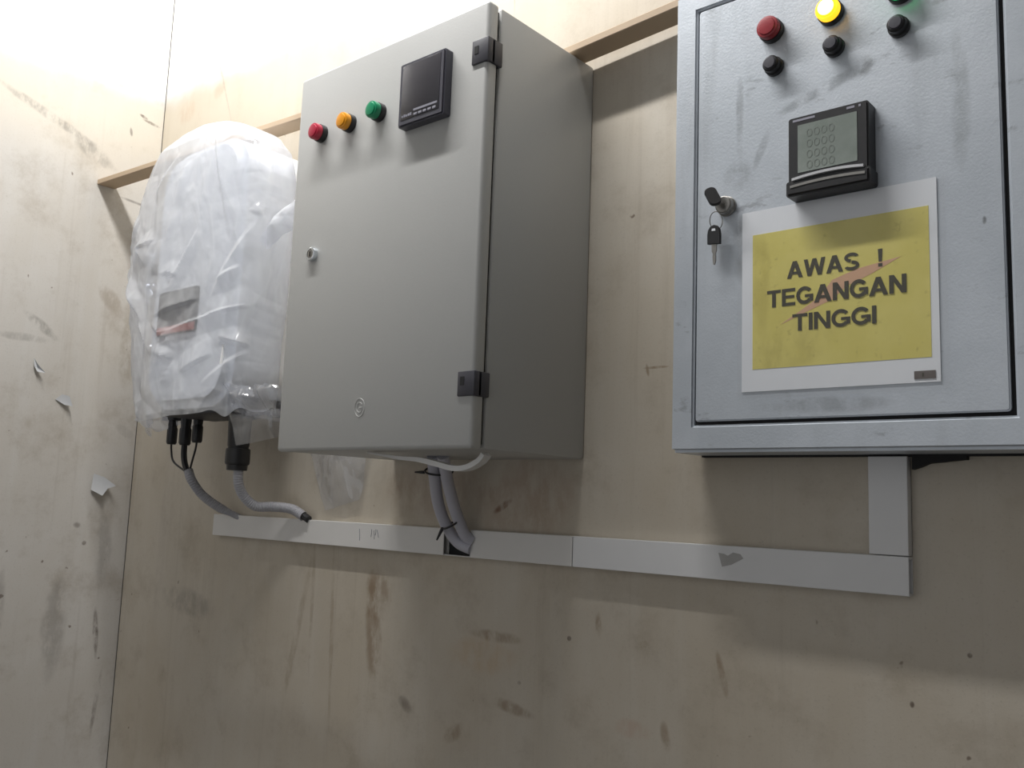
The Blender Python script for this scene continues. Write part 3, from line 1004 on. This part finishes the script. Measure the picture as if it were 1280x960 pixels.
# hoses under the grey cabinet
h1 = spline([(.1980, -.100, .000), (.1850, -.080, -.0355), (.1700, -.055, -.0720), (.1690, -.035, -.1040), (.1810, -.0195, -.1300), (.2040, -.0125, -.1395)], .005)
h2 = spline([(.2200, -.100, .000), (.2065, -.075, -.0350), (.1975, -.050, -.0710), (.1960, -.033, -.0990), (.1990, -.0220, -.1190), (.2050, -.0120, -.1260)], .005)
obj('grey_hose', tube(bmesh.new(), h1, .0093, 14), M['hose'], label='left one of two smooth grey hoses below the grey cabinet', cat='hose', group='hoses under the grey cabinet')
obj('grey_hose', tube(bmesh.new(), h2, .0093, 14), M['hose'], label='right one of two smooth grey hoses below the grey cabinet', cat='hose', group='hoses under the grey cabinet')


def tie(c, ax, rx, ry, tail, label):
    """cable tie: flat loop round both hoses with a head and a cut tail"""
    t = thing('cable_tie', label, 'cable tie', c, 'cable ties on the two hoses')
    c = Vector(c)
    q = Vector(ax).normalized().to_track_quat('Z', 'Y')
    pts = [c + q @ Vector((rx * math.cos(a), ry * math.sin(a), 0)) for a in [2 * PI * k / 36 for k in range(37)]]
    bm = bmesh.new()
    tube(bm, pts, .0016, 6, caps=False)
    obj('loop', bm, M['black'], t)
    a, b = Vector(tail[0]), Vector(tail[1])
    bm = bmesh.new()
    tube(bm, [a, a * .7 + b * .3, b * .9 + a * .1, b], lambda s: .0026 if s < (a - b).length * .35 else .0014, 6)
    obj('tail', bm, M['black'], t)
    return t


tie((.1970, -.0845, -.0220), (-.35, .50, -.9), .0215, .0115, ((.1760, -.095, -.0245), (.158, -.097, -.0245)), 'upper black cable tie round the two grey hoses, at the cabinet')
tie((.1820, -.0400, -.1040), (.30, .40, -.87), .0225, .0120, ((.1765, -.050, -.1085), (0.1650, -.050, -0.1277)), 'lower black cable tie round the two grey hoses, near the trunking')

# ------------------------------------------------------------------ plastic bag
bag = thing('plastic_bag', 'crinkled translucent plastic bag pulled over the white inverter', 'bag', (-.40, -.12, .06))


def lerp(t, tab):
    for (a, va), (b, vb_) in zip(tab, tab[1:]):
        if t <= b:
            u = (t - a) / (b - a)
            u = max(0, min(1, u))
            return va + (vb_ - va) * u
    return tab[-1][1]


LEFT = [(.05, -.600), (.12, -.622), (.22, -.655), (.38, -.690), (.48, -.680), (.56, -.635), (.60, -.602), (.63, -.555), (.648, -.500), (.662, -.450)]
RIGHT = [(.05, -.225), (.12, -.222), (.30, -.212), (.45, -.200), (.52, -.206), (.58, -.226), (.615, -.262), (.64, -.315), (.655, -.355), (.662, -.390)]
FRONT = [(.05, -.196), (.20, -.205), (.38, -.208), (.55, -.206), (.61, -.200), (.645, -.180), (.662, -.150)]
BACK = [(.05, -.055), (.55, -.050), (.62, -.062), (.662, -.09)]
NT_, NZ = 420, 300
FOLDS = [[(-0.202, 0.433), (-0.295, 0.281)] ,
         [(-0.341, 0.422), (-0.436, 0.308)] ,
         [(-0.061, 0.311), (-0.187, 0.268), (-0.439, 0.231)] ,
         [(-0.089, 0.27), (-0.31, 0.124)] ,
         [(-0.271, 0.203), (-0.132, 0.192)] ,
         [(-0.321, 0.614), (-0.25, 0.385)] ,
         [(-0.214, 0.515), (-0.233, 0.608)] ,
         [(-0.615, 0.36), (-0.546, 0.269), (-0.486, 0.192)] ,
         [(-0.487, 0.2), (-0.395, 0.177), (-0.446, 0.135)] ,
         [(-0.635, 0.396), (-0.576, 0.497)] ,
         [(-0.484, 0.27), (-0.329, 0.289)] ,
         [(-0.155, 0.514), (-0.102, 0.361)],
         [(-0.223, 0.47), (-0.166, 0.372), (-0.148, 0.305)] ,
         [(-0.398, 0.568), (-0.437, 0.48), (-0.455, 0.37)] ,
         [(-0.437, 0.593), (-0.522, 0.512)] ,
         [(-0.231, 0.338), (-0.279, 0.315)] ,
         [(-0.137, 0.367), (-0.158, 0.306), (-0.124, 0.253)] ,
         [(-0.302, 0.251), (-0.197, 0.273)] ,
         [(-0.559, 0.435), (-0.587, 0.373)] ,
         [(-0.479, 0.422), (-0.498, 0.352)] ,
         [(-0.134, 0.151), (-0.077, 0.167)] ,
         [(-0.377, 0.153), (-0.281, 0.183)] ]
CREASES = [[(-0.61, 0.356), (-0.522, 0.258)] ,
           [(-0.491, 0.255), (-0.392, 0.197)] ,
           [(-0.27, 0.214), (-0.206, 0.19)] ,
           [(-0.2, 0.239), (-0.169, 0.223)] ,
           [(-0.586, 0.44), (-0.523, 0.372)] ,
           [(-0.22, 0.445), (-0.19, 0.425)] ,
           [(-0.562, 0.416), (-0.507, 0.427)] ,
           [(-0.442, 0.196), (-0.411, 0.171)] ,
           [(-0.111, 0.153), (-0.083, 0.143)] ,
           [(-0.453, 0.354), (-0.403, 0.34)] ]


def rnd(i, j, k):
    return (math.sin(i * 127.1 + j * 311.7 + k * 74.7) * 43758.5453) % 1.0


def facet(x, y, k):
    """piecewise-linear random field on triangles, -0.5 .. 0.5"""
    i, j = math.floor(x), math.floor(y)
    fx, fy = x - i, y - j
    if (i + j + k) % 2:
        a, b, c, d = rnd(i, j, k), rnd(i + 1, j, k), rnd(i, j + 1, k), rnd(i + 1, j + 1, k)
        v = a + (b - a) * fx + (c - a) * fy if fx + fy < 1 else d + (c - d) * (1 - fx) + (b - d) * (1 - fy)
    else:
        a, b, c, d = rnd(i + 1, j, k), rnd(i, j, k), rnd(i + 1, j + 1, k), rnd(i, j + 1, k)
        gx = 1 - fx
        v = a + (b - a) * gx + (c - a) * fy if gx + fy < 1 else d + (c - d) * (1 - gx) + (b - d) * (1 - fy)
    return v - .5


def bag_point(u, v):
    th = 2 * PI * u
    z0 = .075 + .020 * noise.noise((math.cos(th) * 2.2, math.sin(th) * 2.2, 3.1)) - .012 * max(0, -math.cos(th)) + .012 * max(0, math.cos(th - .9))
    z = z0 + (.662 - z0) * v
    xl, xr, yf, yb = lerp(z, LEFT), lerp(z, RIGHT), lerp(z, FRONT), lerp(z, BACK)
    cx, cy_, a, b = (xl + xr) / 2, (yf + yb) / 2, (xr - xl) / 2, (yb - yf) / 2
    c, s = math.cos(th), math.sin(th)
    e = 2 / 3.2
    # boxy on the right where it lies on the housing, pinched flat on the loose left side
    px = cx + a * math.copysign(abs(c) ** e, c)
    py = cy_ + b * math.copysign(abs(s) ** (e if c > -.1 else e + .5 * (-c)), s)
    p = Vector((px, py, z))
    nrm = Vector((c, s, 0)).normalized()
    # large flat facets meeting in creases, finer crumples on the loose left side and the hem
    wu = px * 1.0 + .05 * noise.noise(Vector((px * 5, z * 5, 1))) + .25 * py + (z - .1) * .18
    wz = z + .06 * noise.noise(Vector((px * 5, z * 5, 9)))
    loose = .6 + 1.0 * max(0, -c)
    d_ = loose * (.0135 * facet(wu / .075, wz / .17, 1) + .0075 * facet(wu / .036 - wz / .09, wz / .075, 2))
    d_ += (.25 + 1.3 * max(0, -c - .2) + .8 * max(0, .16 - z) * 6) * .0062 * facet(wu / .017 + wz / .06, wz / .022, 3)
    if s < -.2:
        for ln, am_, wd_ in [(f, .0068, .0062) for f in FOLDS] + [(f, .0080, .0052) for f in CREASES]:
            for (xa, za), (xb, zb__) in zip(ln, ln[1:]):
                ex_, ez_ = xb - xa, zb__ - za
                tt = max(0, min(1, ((px - xa) * ex_ + (z - za) * ez_) / (ex_ * ex_ + ez_ * ez_)))
                dd_ = math.hypot(px - xa - tt * ex_, z - za - tt * ez_)
                side = (px - xa) * ez_ - (z - za) * ex_
                wq = wd_ if side > 0 else wd_ * 5.0
                d_ += am_ * max(0, 1 - dd_ / wq) * (1 - (2 * tt - 1) ** 2) * min(1, max(0, -s - .2) / .3)
    if v > .93:
        d_ *= 1
    p += nrm * max(d_, -.006)
    return p


bm = bmesh.new()
grid = []
for j in range(NZ + 1):
    grid.append([bm.verts.new(bag_point(i / NT_, j / NZ)) for i in range(NT_)])
for j in range(NZ):
    for i in range(NT_):
        k = (i + 1) % NT_
        bm.faces.new((grid[j][i], grid[j][k], grid[j + 1][k], grid[j + 1][i]))
# gathered top
prev = grid[-1]
cx_ = sum((v.co for v in prev), Vector()) / len(prev)
for f in (.72, .42, .15):
    ring = []
    for i, v in enumerate(grid[-1]):
        w = cx_ + (v.co - cx_) * f
        w.z = v.co.z + (1 - f) * .006 + .004 * noise.noise((w.x * 30, w.y * 30, f))
        ring.append(bm.verts.new(w))
    for i in range(NT_):
        k = (i + 1) % NT_
        bm.faces.new((prev[i], prev[k], ring[k], ring[i]))
    prev = ring
bm.faces.new(prev)
bmesh.ops.recalc_face_normals(bm, faces=bm.faces)
bs = obj('sheet', bm, M['bag'], bag)


def film_sheet(corner_fn, nu, nv, amp, seed, freq=30):
    bm = bmesh.new()
    g = []
    for j in range(nv + 1):
        row = []
        for i in range(nu + 1):
            p, nrm = corner_fn(i / nu, j / nv)
            fx, fz = p.x * freq + .6 * p.z * freq, p.z * freq
            h = amp * (facet(fx + seed, fz, seed) * 1.6 + facet(fx * 2.3 - fz, fz * 2.1 + seed, seed + 1) * .8)
            row.append(bm.verts.new(p + nrm * h))
        g.append(row)
    for j in range(nv):
        for i in range(nu):
            bm.faces.new((g[j][i], g[j][i + 1], g[j + 1][i + 1], g[j + 1][i]))
    return bm


def quad_fn(A, B, C, D, bulge, nrm):
    A, B, C, D = map(Vector, (A, B, C, D))
    nrm = Vector(nrm)

    def fn(u, v):
        p = (A * (1 - u) + B * u) * (1 - v) + (D * (1 - u) + C * u) * v
        return p + nrm * bulge * math.sin(PI * u) * math.sin(PI * v), nrm
    return fn


# loose flap hanging in front of the big gland, and a torn edge on the left
obj('loose_flap', film_sheet(quad_fn((-.262, -.185, .126), (-.085, -.165, .116), (-.085, -.150, .052), (-.290, -.165, .084), .018, (0, -1, .25)), 60, 40, .018, 3, 30), M['clear_film'], bag, label='clear shiny flap')
obj('loose_flap', film_sheet(quad_fn((-.285, -.150, .084), (-.090, -.150, .078), (-.100, -.140, .036), (-.250, -.150, .018), .010, (0, -1, .1)), 60, 40, .005, 9, 18), M['clear_film'], bag, label='clear hanging tail of the bag')
obj('loose_flap', film_sheet(quad_fn((-.660, -.110, .560), (-.655, -.120, .380), (-.700, -.110, .300), (-.715, -.105, .500), .012, (-.3, -1, 0)), 40, 40, .008, 5, 24), M['clear_film'], bag, label='clear loose fold at the left')
obj('loose_flap', film_sheet(quad_fn((-.640, -.120, .110), (-.560, -.150, .085), (-.590, -.130, .040), (-.640, -.110, .050), .008, (-.3, -1, 0)), 40, 30, .006, 2, 36), M['clear_film'], bag, label='clear ragged hem at the left')
obj('loose_flap', film_sheet(quad_fn((-.235, -.150, .400), (-.120, -.120, .500), (-.120, -.120, .425), (-.200, -.150, .372), .014, (0, -1, .3)), 40, 40, .006, 6, 30), M['bag'], bag, label='bright fold at the right')

obj('plastic_film', film_sheet(quad_fn((-.235, -.006, .030), (-.060, -.006, .030), (-.075, -.006, -.070), (-.170, -.008, -.092), .012, (0, -1, 0)), 50, 40, .004, 8, 20), M['clear_film'], label='scrap of clear film hanging on the wall below the grey cabinet', cat='film')
